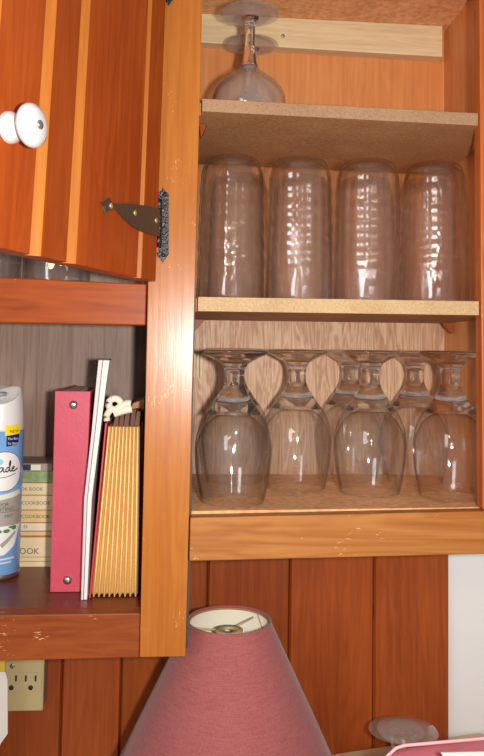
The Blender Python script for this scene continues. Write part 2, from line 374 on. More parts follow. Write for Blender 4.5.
# ---- the door, open about two thirds of a right angle and a little twisted with age
P0 = Vector((-.0285, -.0125, .0771)); DD = Vector((-.39997, -.91653, 0)); DN = Vector((.91653, -.39997, 0))
def dp(s, t, z):
    p = P0 + DD*s + DN*t; k = (.012 + .085*max(s, 0))*(z-P0.z); return Vector((p.x+k, p.y, z))
def on_door(px, py):
    d = ray(px, py); t = (P0-CAM).dot(DN)/d.dot(DN); p = CAM + d*t
    return (p-P0).dot(DD), p.z
DL = .322; grooves = [.0440, .1805, .2355, .309]
# plan outline of the boards (s, t): flat faces with a V between neighbours
faces_ = []; prev = 0.0
dm = MB(); bounds = [0.0] + grooves + [DL]
tints = [(.96, .94, .9), (1.04, 1.02, 1.0), (.86, .82, .78), (1.0, .98, .96), (.94, .92, .9)]
for i in range(len(bounds)-1):
    s0, s1 = bounds[i], bounds[i+1]
    left = i < len(bounds)-2
    pl = [(s0+(.0005 if i else 0), -.019)]
    # hinge-side edge: long bevel back to the groove on every board but the first
    if i: pl += [(s0+.0005, -.0085), (s0+.0040, -.0012), (s0+.0055, 0)]
    else: pl += [(0, -.005), (.0018, -.0012), (.005, 0)]
    w_ = .0045 if i == 0 else .0105
    pl += [(s1-w_, 0), (s1-w_*.86, -.0008), (s1, -.0085)] if left else [(s1-.004, 0), (s1, -.004)]
    pl += [(s1, -.019)]
    zs = [P0.z + (.52-P0.z)*k/6 for k in range(7)]
    bm = bmesh.new(); rings = [[bm.verts.new(dp(u, v, z)) for u, v in pl] for z in zs]; n = len(pl)
    bm.faces.new(rings[0][::-1]); bm.faces.new(rings[-1])
    for a, b in zip(rings[:-1], rings[1:]):
        for k in range(n): bm.faces.new((a[k], a[(k+1) % n], b[(k+1) % n], b[k]))
    f0 = len(dm.f); dm.frombm(bm, 0, 0, tints[i])
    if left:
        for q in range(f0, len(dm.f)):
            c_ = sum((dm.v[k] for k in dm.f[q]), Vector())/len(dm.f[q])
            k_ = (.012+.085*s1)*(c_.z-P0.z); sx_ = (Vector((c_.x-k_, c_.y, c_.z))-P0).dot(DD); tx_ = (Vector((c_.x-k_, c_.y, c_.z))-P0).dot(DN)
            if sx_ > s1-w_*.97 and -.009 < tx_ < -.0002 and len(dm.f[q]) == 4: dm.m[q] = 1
door = dm.build('door', ['door', 'door_edge_lit'], LC, LC, tint=True)
# porcelain knob
ks, kz = .2795, .1705
kb = dp(ks, 0, kz); kax = (DD.copy(), Vector((0, 0, 1)), DN.copy())
kn = MB().lathe([(.0125, 0), (.0128, .002), (.0118, .0055), (.0096, .0095), (.0090, .0125), (.0108, .0155), (.0150, .0170), (.0168, .0190), (.0172, .0215), (.0160, .0245), (.0120, .0272), (.0060, .0284), (0, .0286)], kb, 40, ax=kax)
kno = kn.build('knob', 'porcelain', door, LC)
MB().lathe([(.0036, .0275), (.0036, .0291), (.0026, .0299), (0, .0300)], kb, 16, ax=kax).build('screw', 'steel', kno, LC)
# T hinges: hammered plate on the upright, tapered strap on the door
def hinge(dz):
    h = MB()
    px = [(111, 203.6), (124, 203.4), (137, 204.8), (148, 206.6), (157.2, 209), (157.2, 236.5), (154.5, 236), (147, 234), (138, 231), (129.6, 226), (120, 217), (113, 209.5)]
    h.prism([on_door(*p) for p in px], lambda u, v, w: dp(u, w, v+dz), .0002, .0022, 0, .0004)
    tip = [(112.5, 203.4), (108, 202.2), (106.5, 197.5), (103.5, 201), (98, 202.2), (101.5, 206), (102.5, 214.5), (106.5, 209.8), (112.8, 209.2)]
    h.prism([on_door(*p) for p in tip], lambda u, v, w: dp(u, w, v+dz), .0002, .0022, 0, .0004)
    for p in ((107.5, 205.8), (132, 213), (153.5, 220.5)):
        s, z = on_door(*p)
        h.lathe([(.0030, .0018), (.0030, .0030), (.0018, .0037), (0, .0038)], dp(s, 0, z+dz), 12, 2, ax=kax)
    def sp(px_, py_): q = at(px_, py_, -.002); return (q.x, q.z)
    plate = [(159.3, 251), (159.0, 199), (157.5, 196), (158.5, 192.5), (161.5, 191.5), (163, 187.3), (164.8, 191.5), (168, 193), (169, 196.5), (168.6, 200), (168.2, 249), (169, 253.5), (167, 257), (164.5, 258.5), (162.8, 263), (160.5, 258.5), (157.5, 256.5), (156.7, 253)]
    h.prism([sp(*p) for p in plate], lambda u, v, w: (u, w, v+dz), -.0030, .0000, 1, .0006)
    a, b = at(159.2, 199, -.011), at(158.6, 247, -.011)
    h.tube([(a.x, -.0088, a.z+dz), (b.x, -.0088, b.z+dz)], .0030, 10, 1)
    for k in range(4):
        z0 = a.z+(b.z-a.z)*k/4+dz; z1 = a.z+(b.z-a.z)*(k+.8)/4+dz
        h.tube([(a.x+(b.x-a.x)*k/4, -.0088, z0), (a.x+(b.x-a.x)*k/4, -.0088, z1)], .0036, 10, 1)
    for q in ((164.5, 194.5), (163.4, 255)):
        p = at(*q, -.003); h.lathe([(.0024, .0), (.0022, .0012), (0, .0016)], (p.x, -.003, p.z+dz), 10, 1, ax=(Vector((1, 0, 0)), Vector((0, 0, 1)), Vector((0, -1, 0))))
    h.build('hinge', ['strap', 'iron', 'screw'], door, LC)
hinge(0); hinge(.2985)

# ================================================================== right cabinet: open shelves
RC = thing('open_cabinet', 'doorless pine wall cabinet with three tiers of upturned glassware', 'cabinet', (.2, D, -.23))
MB().hexa([(.0135, .0004, -.2324), (.410, .0004, -.2250), (.410, .02, -.2250), (.0135, .02, -.2324), (.0135, .0004, -.1846), (.410, .0004, -.1765), (.410, .02, -.1765), (.0135, .02, -.1846)], 0, .0016).build('rail', 'rail_r', RC, RC)
MB().hexa([(.3493, .0012, -.176), (.410, .0012, -.176), (.410, .02, -.176), (.3493, .02, -.176), (.3462, .0012, TOP), (.410, .0012, TOP), (.410, .02, TOP), (.3462, .02, TOP)], 0, .0012).build('stile', 'stile_r', RC, RC)
SX = .393
MB().box(SX, .4098, .0202, D, -.228, TOP).build('side_panel', 'side', RC, RC)
MB().box(.0150, SX, D-.005, D, .056, TOP).build('back_panel', 'back_hi', RC, RC)
MB().box(.0150, SX, D-.0052, D, -.195, .056).build('back_panel', 'back_lo', RC, RC)
MB().hexa([(.0150, .0202, -.196), (SX, .0202, -.196), (SX, D-.0055, -.196), (.0150, D-.0055, -.196), (.0150, .0202, -.1815), (SX, .0202, -.1765), (SX, D-.0055, -.1765), (.0150, D-.0055, -.1765)], 0, .001).build('bottom_panel', 'floor_board', RC, RC)
def floor_z(x, y): return -.1765 - .005*(1-(x-.015)/.378)*(1-(y-.0202)/.2343) + .0017
# mid shelf and top shelf: particle board with raw front edges
def shelf(z0l, z0r, th, outline, edge='shelf_edge'):
    bm = bmesh.new()
    def zz(x): return z0l + (z0r-z0l)*(x-.015)/(SX-.015)
    hi = [bm.verts.new((x, y, zz(x))) for x, y in outline]; lo = [bm.verts.new((x, y, zz(x)-th)) for x, y in outline]; n = len(outline)
    bm.faces.new(hi); bm.faces.new(lo[::-1])
    for i in range(n): bm.faces.new((lo[i], lo[(i+1) % n], hi[(i+1) % n], hi[i]))
    mb = MB().frombm(bm, 0, .0006)
    for i, f in enumerate(mb.f):
        ys = [mb.v[k].y for k in f]
        if max(ys) < .0065: mb.m[i] = 1
    return mb.build('shelf', ['shelf', edge], RC, RC)
shelf(.0624, .0646, .0165, [(.0176, .0045), (.3468, .0045), (.3468, .0207), (SX, .0207), (SX, D-.0055), (.0150, D-.0055), (.0150, .0207), (.0176, .0207)])
shelf(.2924, .2882, .0150, [(.0180, .0045), (.3462, .0045), (.3835, .1227), (.3925, D-.0055), (.0150, D-.0055), (.0150, .0207), (.0180, .0207)], 'shelf_edge_top')
MB().box(.0150, SX, .0202, D, .4985, .515).build('top_panel', 'floor_board', RC, RC)
MB().hexa([(.0155, .2352, .4545), (.3835, .2352, .4500), (.3835, D-.005, .4500), (.0155, D-.005, .4545), (.0155, .2352, .4982), (.3835, .2352, .4982), (.3835, D-.005, .4982), (.0155, D-.005, .4982)], 0, .001).build('batten', 'cleat', RC, RC)
q = at(283, 36, .235); MB().lathe([(.0028, 0), (.0028, .0008), (.0012, .0014), (0, .0014)], (q.x, .2352, q.z), 12, ax=(Vector((1, 0, 0)), Vector((0, 0, 1)), Vector((0, -1, 0)))).build('screw', 'steel', RC, RC)
# wedge brackets carrying the mid shelf, and the pale block at the back
def wedge(x, y, z, s, mat='cleat'):
    MB().prism([(0, 0), (.021*s, 0), (.017*s, -.004), (.016*s, -.016), (.013*s, -.016)], lambda u, v, w: (x+u, y+w, z+v), 0, .012, 0, .0006).build('shelf_bracket', mat, RC, RC)
a = at(434, 322, .2); wedge(SX-.0180, .21, .0478, 1.0, 'rail_low'); wedge(.0325, .21, .0455, -1.0, 'rail_low')
wedge(.0255, .05, .2768, -.5, 'rail_low')
a = at(194, 353, .245); b = at(203.5, 378, .245)
sb = MB()
for k in range(3): sb.box(.0165+.0052*k, .0165+.0052*k+.0047, .243, D-.0055, b.z, a.z, 0, .0008)
sb.build('spacer_block', 'cleat', RC, RC)

# ================================================================== glassware
def arc(pts, n=4):
    """Catmull-Rom through (r, h) points"""
    out = []
    for i in range(len(pts)-1):
        p0 = pts[max(i-1, 0)]; p1 = pts[i]; p2 = pts[i+1]; p3 = pts[min(i+2, len(pts)-1)]
        for k in range(n):
            t = k/n
            out.append(tuple(.5*((2*p1[j]) + (-p0[j]+p2[j])*t + (2*p0[j]-5*p1[j]+4*p2[j]-p3[j])*t*t + (-p0[j]+3*p1[j]-3*p2[j]+p3[j])*t**3) for j in (0, 1)))
    out.append(pts[-1]); return [(max(r, 0), h) for r, h in out]
# upturned goblet: rim down, h = 0 at the shelf
def make_goblet(label, loc, group):
    t = thing('goblet', label, 'glass', loc, group)
    oz = Vector((loc[0], loc[1], loc[2]))
    outer = arc([(.0380, .0006), (.0415, .016), (.0448, .036), (.0465, .056), (.0458, .072), (.0420, .088), (.0350, .102), (.0338, .1040)], 4)
    inner = arc([(.0110, .1038), (.0220, .1010), (.0300, .0950), (.0370, .0865), (.0441, .070), (.0450, .056), (.0434, .036), (.0401, .016), (.0372, .0006)], 4)
    b = MB(); b.lathe([(0, .1045)] + inner + [(.0376, 0)] + outer + [(0, .1052)], loc, 56)
    b.build('bowl', 'glass', t, t)
    stem = arc([(.0334, .1046), (.0268, .1135), (.0205, .1228), (.0158, .1300), (.0128, .138), (.0118, .146), (.0120, .153), (.0138, .160), (.0168, .1645)], 4)
    s = MB(); s.lathe([(0, .1058), (.020, .1056)] + stem + [(0, .1645)], loc, 48); s.build('stem', 'solid', t, t)
    foot = arc([(.0170, .1646), (.0215, .1675), (.0290, .1715), (.0370, .1752), (.0396, .1778), (.0392, .1806)], 4)
    f = MB(); f.lathe([(0, .1646)] + foot + [(.034, .1814), (.020, .1802), (0, .1788)], loc, 56); f.build('foot', 'solid', t, t)
    return t
G1 = 'upturned stemmed goblets on the cabinet floor'
gp = [((.0650, .0640), 'big clear goblet upside down, nearest the middle upright, front row'),
      ((.1530, .1400), 'clear goblet upside down, second from the middle upright, standing alone'),
      ((.2450, .1130), 'clear goblet upside down, second from the right side, front of a pair'),
      ((.3395, .0800), 'clear goblet upside down, nearest the right side, front row'),
      ((.0760, .1950), 'clear goblet upside down half hidden behind the one by the middle upright'),
      ((.2390, .2070), 'clear goblet upside down behind the front one of the right-hand pair'),
      ((.3280, .1900), 'clear goblet upside down behind the goblet nearest the right side')]
g0 = make_goblet(gp[0][1], (*gp[0][0], floor_z(*gp[0][0])), G1)
for (x, y), lb in gp[1:]: dup(g0, (x, y, floor_z(x, y)), lb, G1)

# upturned cooler tumbler with a lozenge ripple in its wall
def make_tumbler(label, loc, group):
    t = thing('tumbler', label, 'glass', loc, group)
    def ripple(th, h, r):
        k = max(0, min(1, (h-.012)/.05))*max(0, min(1, (.167-h)/.015))
        return r + .0013*k*math.sin(8*th + h*140)*math.sin(8*th - h*140)
    hs = [.002+.1460*i/44 for i in range(45)]
    def R(h): return .0415 - .0028*(h/.145)
    outer = [(R(h), h) for h in hs] + arc([(.0381, .152), (.0366, .1600), (.0346, .1680), (.0318, .1728), (.0288, .1746)], 3)
    inner = [(R(h)-.0021, h) for h in hs] + arc([(.0360, .152), (.0345, .1600), (.0318, .1665), (.026, .1690), (.014, .1698)], 3)
    b = MB()
    b.lathe([(0, .1700)] + inner[::-1] + [(.0404, .0004)] + outer + [(.0262, .1744), (.0235, .1728), (0, .1722)], loc, 84, rad=ripple)
    b.build('tumbler_wall', 'ripple', t, t)
    return t
G2 = 'rippled tumblers on the middle shelf'
tp = [((.0580, .0650), 'rippled clear tumbler upside down, front row, beside the middle upright'),
      ((.1425, .0650), 'rippled clear tumbler upside down, front row, second from the middle upright'),
      ((.2280, .0650), 'rippled clear tumbler upside down, front row, second from the right side'),
      ((.3140, .0660), 'rippled clear tumbler upside down, front row, closest to the right side'),
      ((.0740, .1580), 'rippled tumbler in the back row, behind the one by the middle upright'),
      ((.1600, .1580), 'rippled tumbler in the back row, behind the second from the middle upright'),
      ((.2470, .1580), 'rippled tumbler in the back row, behind the second from the right side'),
      ((.3340, .1590), 'rippled tumbler in the back row, behind the one closest to the right side')]
def mz(x): return .0624 + .0022*(x-.015)/.378 + .0003
t0 = make_tumbler(tp[0][1], (*tp[0][0], mz(tp[0][0][0])), G2)
for (x, y), lb in tp[1:]: dup(t0, (x, y, mz(x)), lb, G2)
G3 = 'tumblers behind the open door'
for x, y, lb in ((-.245, .110, 'clear tumbler seen in the gap under the open door, at the left picture edge'), (-.157, .100, 'clear tumbler seen in the gap under the open door, nearer the hinge')):
    dup(t0, (x, y, .0702), lb, G3)

# upturned coupes, dusty, on the top shelf and on the worktop
def make_coupe(label, loc, group):
    t = thing('coupe_glass', label, 'glass', loc, group)
    outer = arc([(.0462, .0006), (.0470, .010), (.0460, .020), (.0436, .030), (.0380, .039), (.0255, .0505), (.0140, .0585), (.0104, .0645)], 4)
    inner = arc([(.0060, .0590), (.0125, .0560), (.0240, .0478), (.0362, .0370), (.0420, .0285), (.0445, .0195), (.0456, .010), (.0450, .0006)], 4)
    MB().lathe([(0, .0600)] + inner + outer + [(0, .0646)], loc, 52).build('bowl', 'dusty', t, t)
    stem = arc([(.0104, .0647), (.0082, .074), (.0066, .088), (.0062, .106), (.0074, .120), (.0112, .1267)], 4)
    MB().lathe([(0, .0647)] + stem + [(0, .1268)], loc, 28).build('stem', 'solid', t, t)
    foot = arc([(.0114, .1269), (.0190, .1290), (.0300, .1302), (.0362, .1310), (.0362, .1324)], 3)
    MB().lathe([(0, .1269)] + foot + [(.02, .1322), (0, .1312)], loc, 52).build('foot', 'dusty_foot', t, t)
    return t
G4 = 'coupe glasses on the top shelf'
c0 = make_coupe('shallow coupe glass upside down at the front of the top shelf', (.0775, .0680, .2925), G4)
dup(c0, (.0885, .1640, .2925), 'shallow coupe glass upside down behind another on the top shelf', G4)
CT = -.5878
G5 = 'coupe glasses on the worktop'
dup(c0, (.2838, .0740, CT), 'upturned coupe glass on the worktop, its foot just above the pink pouch', G5)
short = dup(c0, (.2970, .1690, CT), 'lower upturned glass on the worktop, half hidden behind the nearer coupe', G5); short.scale = (1, 1, .66)

# ================================================================== in the cubby
CZ = -.2880
# spray can
can = thing('spray_can', 'white capped blue air freshener can cut off by the left picture edge', 'spray can', (-.2330, .150, CZ))
cx, cy, R = -.2330, .150, .0318
FA = math.atan2(-.86-cy, 0-cx)          # the side of the can that faces the room's viewer
def cyl(s, z, lift=.0): th = FA + s/R; return Vector((cx + (R+lift)*math.cos(th), cy + (R+lift)*math.sin(th), CZ+z))
bd = MB(); bd.lathe([(0, .004), (.0285, .004), (.0300, .0042), (R, .0065), (R, .1815), (.0300, .1830), (.0296, .1845), (0, .1846)], (cx, cy, CZ), 64)
body = bd.build('body', 'can_blue', can, can)
MB().lathe([(.0285, .0035), (.0290, .0003), (.0312, 0), (.0322, .0022), (.0322, .0055), (.0314, .0064), (.0300, .0040), (.0285, .0035)], (cx, cy, CZ), 56).build('base_rim', 'steel', can, can)
# printed front
pr = MB()
def decal(poly, lift, mi):
    """fan of a convex outline on the can, cut into narrow strips so it follows the curve"""
    smin = min(p[0] for p in poly); smax = max(p[0] for p in poly); n = max(2, int((smax-smin)/.0018))
    def span(s):
        zs = []
        for i in range(len(poly)):
            (a, b), (c, d) = poly[i], poly[(i+1) % len(poly)]
            if (a-s)*(c-s) <= 0 and abs(a-c) > 1e-9: zs.append(b+(d-b)*(s-a)/(c-a))
        return (min(zs), max(zs)) if zs else None
    prev = None
    for k in range(n+1):
        s = smin+(smax-smin)*min(max(k/n, 1e-4), 1-1e-4); q = span(s)
        if q and prev:
            pr.add([cyl(prev[0], prev[1][0], lift), cyl(s, q[0], lift), cyl(s, q[1], lift), cyl(prev[0], prev[1][1], lift)], [(0, 1, 2, 3)], mi, True)
        prev = (s, q) if q else None
def ell(c, z, a, b, n=40): return [(c+a*math.cos(2*PI*k/n), z+b*math.sin(2*PI*k/n)) for k in range(n)]
def can_text(txt, size, s_, z_, mi, lift=.0009, align='LEFT', shear=0):
    vs, fs = text2d(txt, size, align, shear)
    pr.add([cyl(s_+x, z_+y, lift) for x, y in vs], fs, mi)
# materials: 0 ink 1 white 2 navy 3 yellow 4 grey 5 cream 6 green 7 cyan 8 grey ink 9 pale ink
zpx = lambda y: at(5, y, .12).z - CZ
decal(ell(.0085, zpx(472), .0262, .0250), .0003, 2)
decal(ell(.0085, zpx(472), .0254, .0242), .0005, 1)
decal(ell(.004, zpx(462), .0035, .0040, 16), .0006, 7)
decal([(-.05, zpx(493)), (.0, zpx(496)), (.034, zpx(491.5)), (.036, zpx(497)), (0, zpx(501)), (-.05, zpx(501))], .0003, 5)
decal([(-.05, zpx(500)), (.012, zpx(500.5)), (.037, zpx(496)), (.0365, zpx(527)), (-.05, zpx(527))], .0004, 4)
decal([(.0078, zpx(425.6)), (.0295, zpx(425.0)), (.0295, zpx(434.6)), (.0078, zpx(436))], .0006, 3)
decal([(.0100, zpx(436.2)), (.0290, zpx(434.8)), (.0280, zpx(445.2)), (.0100, zpx(447.0))], .0006, 2)
can_text('NEW', .0058, .0135, zpx(433.4), 0)
can_text('The Best', .0043, .0112, zpx(440.4), 1); can_text('To Share', .0043, .0112, zpx(445.2), 1)
can_text('ODOR', .0062, .0158, zpx(506.8), 8, align='RIGHT'); can_text('FIGHTING', .0070, .0232, zpx(511.8), 8, align='RIGHT')
can_text('MIST', .0056, .0225, zpx(518.5), 8, align='RIGHT')
decal([(-.05, zpx(513)), (.03, zpx(513)), (.03, zpx(512.6)), (-.05, zpx(512.6))], .0006, 8)
# white folds, leaves and the small print near the foot
decal([(-.05, zpx(527)), (.0365, zpx(527)), (.034, zpx(533)), (.026, zpx(548)), (.012, zpx(556)), (-.05, zpx(556))], .0004, 1)
decal([(.006, zpx(545)), (.026, zpx(533)), (.028, zpx(535)), (.009, zpx(549))], .0006, 4)
for (s_, y_, a_, b_) in ((-.002, 530, .006, .003), (.004, 532, .0045, .0025), (.014, 532, .005, .0024), (.0245, 529.5, .0045, .0028), (.020, 528.5, .004, .0016), (-.010, 534, .005, .003)): decal(ell(s_, zpx(y_), a_, b_, 14), .0008, 6)
decal([(-.05, zpx(559.2)), (.027, zpx(559)), (.027, zpx(561)), (-.05, zpx(561.4))], .0005, 9)
decal([(-.05, zpx(563.2)), (.022, zpx(563)), (.022, zpx(564.6)), (-.05, zpx(565))], .0005, 9)
# the handwritten word inside the oval
def stroke(pts, r=.00075):
    q = []
    for i in range(len(pts)-1):
        p0 = pts[max(i-1, 0)]; p1 = pts[i]; p2 = pts[i+1]; p3 = pts[min(i+2, len(pts)-1)]
        for k in range(4):
            t = k/4; q.append(tuple(.5*((2*p1[j]) + (-p0[j]+p2[j])*t + (2*p0[j]-5*p1[j]+4*p2[j]-p3[j])*t*t + (-p0[j]+3*p1[j]-3*p2[j]+p3[j])*t**3) for j in (0, 1)))
    q.append(pts[-1]); zb = zpx(472.5)
    pr.tube([cyl(s_, zb+z_, .0008) for s_, z_ in q], r, 6, 0)
k = .001
stroke([(-6.5*k, 9*k), (-9*k, 12*k), (-13*k, 10*k), (-15*k, 5*k), (-12*k, 0), (-8*k, 1*k), (-7*k, 5*k), (-10*k, 5*k), (-6*k, 5*k), (-5.5*k, 0)])
stroke([(-5*k, 1*k), (-3*k, 8*k), (-2*k, 14*k), (-3.4*k, 13*k), (-3.4*k, 5*k), (-1.5*k, 0), (0, 1*k)])
stroke([(7*k, 5.2*k), (4.5*k, 6*k), (2*k, 3*k), (3*k, .3*k), (5.6*k, 2*k), (7.2*k, 5.6*k), (7.2*k, 1.5*k), (8.6*k, .2*k), (10*k, 1.6*k)])
stroke([(15*k, 5.2*k), (12.5*k, 5.6*k), (10.4*k, 2.6*k), (11.4*k, .2*k), (13.8*k, 2*k), (16*k, 9*k), (16.2*k, 13.5*k), (14.8*k, 12*k), (14.8*k, 4*k), (16.4*k, .4*k), (18*k, 1.6*k)])
stroke([(18*k, 2.4*k), (21*k, 4.2*k), (21.4*k, 6.4*k), (19.4*k, 6*k), (18.4*k, 2.4*k), (20.4*k, .4*k), (23.5*k, 1.6*k), (27*k, 3.6*k)])
stroke([(-14*k, -4*k), (0, -6.5*k), (12*k, -6*k), (24*k, -2.5*k)], .0004)
pr.build('label', ['ink', 'lab_white', 'lab_navy', 'lab_yellow', 'lab_grey', 'lab_cream', 'lab_green', 'lab_cyan', 'ink_grey', 'ink_pale'], body, can)
# cap with a slanted finger recess at the front
cp = MB(); prof = [(.0292, .1846), (.0312, .1832)] + arc([(.0317, .1850), (.0316, .198), (.0308, .212), (.0296, .226), (.0268, .2355), (.0240, .2390)], 6) + [(.021, .2396), (.017, .2397), (.013, .2398), (.009, .2398), (.005, .2398), (0, .2398)]
cp.lathe(prof, (cx, cy, CZ), 72)
def dent(p):
    # pushed in where the finger goes: a slanted bowl facing the room
    d = Vector((math.cos(FA+.1), math.sin(FA+.1), 0)); w = Vector((-d.y, d.x, 0))
    q = p - Vector((cx, cy, CZ)); u = q.dot(d); v = q.dot(w)
    cut = .2375 - max(0, u+.004)*.52 + (v*v)*9.0
    if q.z > cut and q.z > .19 and u > -.012:
        return Vector((p.x, p.y, CZ + max(cut, .2) - min(.005, (q.z-cut)*.5)))
    return p
cp.warp(dent).build('cap', 'can_white', can, can)
nz_d = Vector((math.cos(FA+.1), math.sin(FA+.1), 0))
MB().lathe([(0, -.001), (.0072, 0), (.0085, .0025), (.0070, .0052), (.003, .0048), (0, .0045)], Vector((cx, cy, CZ+.2270))+nz_d*.008, 24).build('nozzle', 'can_recess', can, can)

# stack of cookbooks lying flat, spines to the front
BK = 'cookbooks stacked flat in the cubby'
rows = [(470, 462.6, 'book_grey', None, 0, 'grey covered booklet on top of the stack of cookbooks', -.1690),
        (481.3, 470.3, 'book_green', None, 0, 'cookbook with a green leafy spine, second from the top of the stack', -.1660),
        (493.6, 481.7, 'book_cream', 'COOK BOOK', .0064, 'cream cookbook lettered COOK BOOK, third from the top of the stack', -.1655),
        (508.4, 494.0, 'book_cream', 'DY COOKBOOK', .0064, 'cream cookbook under the third one, spine ending DY COOKBOOK', -.1650),
        (521.0, 508.8, 'book_tan', 'TWO COOKBOOK', .0064, 'straw coloured cookbook lettered TWO COOKBOOK', -.1660),
        (529.6, 521.4, 'book_pale', 'ES', .0056, 'thin pale cookbook with spine lettering ending ES', -.1655),
        (534.6, 530.0, 'book_tan', None, 0, 'very thin unlettered booklet above the thickest cookbook', -.1670),
        (565.2, 535.0, 'book_cream', 'BOOK', .0112, 'thick cream cookbook lettered in large BOOK, bottom of the stack', -.1660)]
BY = .184
zprev = CZ + .0001; KB = 1.035
for (yb, yt, mt, txt, size, lb, xr) in reversed(rows):
    zb = zprev; zt = zb + (at(33, yt, BY).z - at(33, yb, BY).z)*KB - .0002
    zprev = zt + .0002
    t = thing('cookbook', lb, 'book', ((-.335+xr)/2, BY+.03, zb), BK)
    x0 = -.335 + (xr+.166)*2
    b = MB(); c = min(.0011, (zt-zb)*.2)
    b.box(x0, xr, BY, BY+.0012, zb, zt, 0); b.box(x0, xr, BY+.0012, BY+.068, zt-c, zt, 1 if mt == 'book_grey' else 0); b.box(x0, xr, BY+.0012, BY+.068, zb, zb+c, 0)
    h = zt-zb
    b.box(x0, xr+.0001, BY-.0003, BY+.0001, zt-max(.0011, h*.06), zt, 2)
    if mt == 'book_cream' and h > .03:
        b.box(x0, xr+.0001, BY-.0003, BY+.0001, zb+h*.16, zb+h*.18, 2); b.box(x0, xr+.0001, BY-.0003, BY+.0001, zb+h*.30, zb+h*.32, 2); b.box(x0, xr+.0001, BY-.0003, BY+.0001, zb+h*.85, zb+h*.865, 3)
    if mt == 'book_grey':
        b.box(x0, -.197, BY-.0004, BY, zb+.0008, zt-.0014, 4); b.box(-.1975, -.184, BY-.0004, BY, zb+.001, zt-.0016, 5)
    if txt:
        if txt == 'ES': xe = at(27.6, 525, BY).x
        elif txt == 'BOOK': xe = at(39.3, 548, BY).x
        elif txt == 'COOK BOOK': xe = at(43.2, 488, BY).x
        else: xe = at(50.5, 502, BY).x
        vs, fs = text2d(txt, size, 'RIGHT'); zc = zb + h*(.46 if txt == 'BOOK' else .40) - size*.18
        b.add([(xe+u, BY-.0005, zc+v) for u, v in vs], fs, 6)
    b.build('cover', [mt, 'book_grey', 'book_line', 'book_pale', 'lab_navy', 'lab_cream', 'ink_grey'], t, t)
    MB().box(x0+.002, xr-.0018, BY+.0013, BY+.066, zb+c, zt-c, 0).build('pages', 'pages', t, t)

# pink ring binder
bn = thing('ring_binder', 'bright pink ring binder standing with its riveted spine to the front', 'binder', (-.13, .15, CZ))
TY = .076
TLx, TRx, BLx, BRx = at(55, 391, TY).x, at(90.5, 392, TY).x, at(50, 592, TY).x, at(82, 593, TY).x
ZT = at(60, 391, TY).z; ZB = CZ
def slab(mb, x0b, x1b, x0t, x1t, y0, y1, zb, zt, mi=0, bev=.0006): return mb.hexa([(x0b, y0, zb), (x1b, y0, zb), (x1b, y1, zb), (x0b, y1, zb), (x0t, y0, zt), (x1t, y0, zt), (x1t, y1, zt), (x0t, y1, zt)], mi, bev)
slab(MB(), BLx, BRx, TLx, TRx, TY, TY+.003, ZB, ZT).build('spine', 'pink', bn, bn)
slab(MB(), BLx, BLx+.003, TLx, TLx+.003, TY+.003, .245, ZB, ZT).build('cover', 'pink', bn, bn)
slab(MB(), BRx-.003, BRx, TRx-.003, TRx, TY+.003, .245, ZB, ZT).build('cover', 'pink', bn, bn)
slab(MB(), BLx+.0045, BLx+.024, TLx+.0045, TLx+.026, TY+.006, .238, ZB+.006, ZT-.0012, 0, 0).build('pages', 'pages', bn, bn)
for q in ((73.5, 404.8), (67.5, 580)):
    p = at(*q, TY); MB().lathe([(.0052, 0), (.0052, .0010), (.0042, .0024), (.0020, .0032), (0, .0034)], (p.x, TY, p.z), 20, ax=(Vector((1, 0, 0)), Vector((0, 0, 1)), Vector((0, -1, 0)))).build('rivet', 'steel', bn, bn)

# slim grey-white report folder leaning to the right
rf = thing('report_folder', 'slim pale grey folder leaning between the pink binder and the yellow file', 'folder', (-.1, .12, CZ))
WYf = .046
pts = [((81.0, 600), (86.8, 601)), ((84.2, 499), (91.6, 499)), ((91.6, 432), (100.0, 432)), ((96.6, 379), (106.8, 379)), ((98.6, 360), (109.4, 360))]
Lp = [at(*a, WYf) for a, b in pts]; Rp = [at(*b, WYf) for a, b in pts]
zmin = min(p.z for p in Lp+Rp)
for p in (Lp[0], Rp[0]): p.z = CZ + .0003
def leaf(A, B, y0, y1, mi=0):
    mb = MB(); n = len(A); vs = []
    for a, b in zip(A, B):
        k = .010*(a[1]-CZ)/.28; vs += [(a[0], y0, a[1]), (b[0], y0, b[1]), (b[0]-k, y1, b[1]), (a[0]-k, y1, a[1])]
    fs = [(3, 2, 1, 0), tuple(4*(n-1)+k for k in range(4))]
    for i in range(n-1):
        for k_ in range(4): fs.append((4*i+k_, 4*i+(k_+1) % 4, 4*(i+1)+(k_+1) % 4, 4*(i+1)+k_))
    return mb.add(vs, fs, mi)
mid = [((l.x*.62+r.x*.38), l.z*.5+r.z*.5) for l, r in zip(Lp, Rp)]
leaf([(l.x, l.z) for l in Lp], mid, WYf, .150).build('cover', 'greyfilm', rf, rf)
leaf([(x+.0006, z) for x, z in mid], [(r.x, r.z) for r in Rp], WYf+.001, .150).build('cover', 'paper', rf, rf)
tz = Lp[-1].z
MB().box(Lp[-1].x-.0004, Rp[-1].x+.0008, WYf-.001, WYf+.012, tz-.0002, tz+.0016, 0, .0004).build('top_strip', 'black', rf, rf)

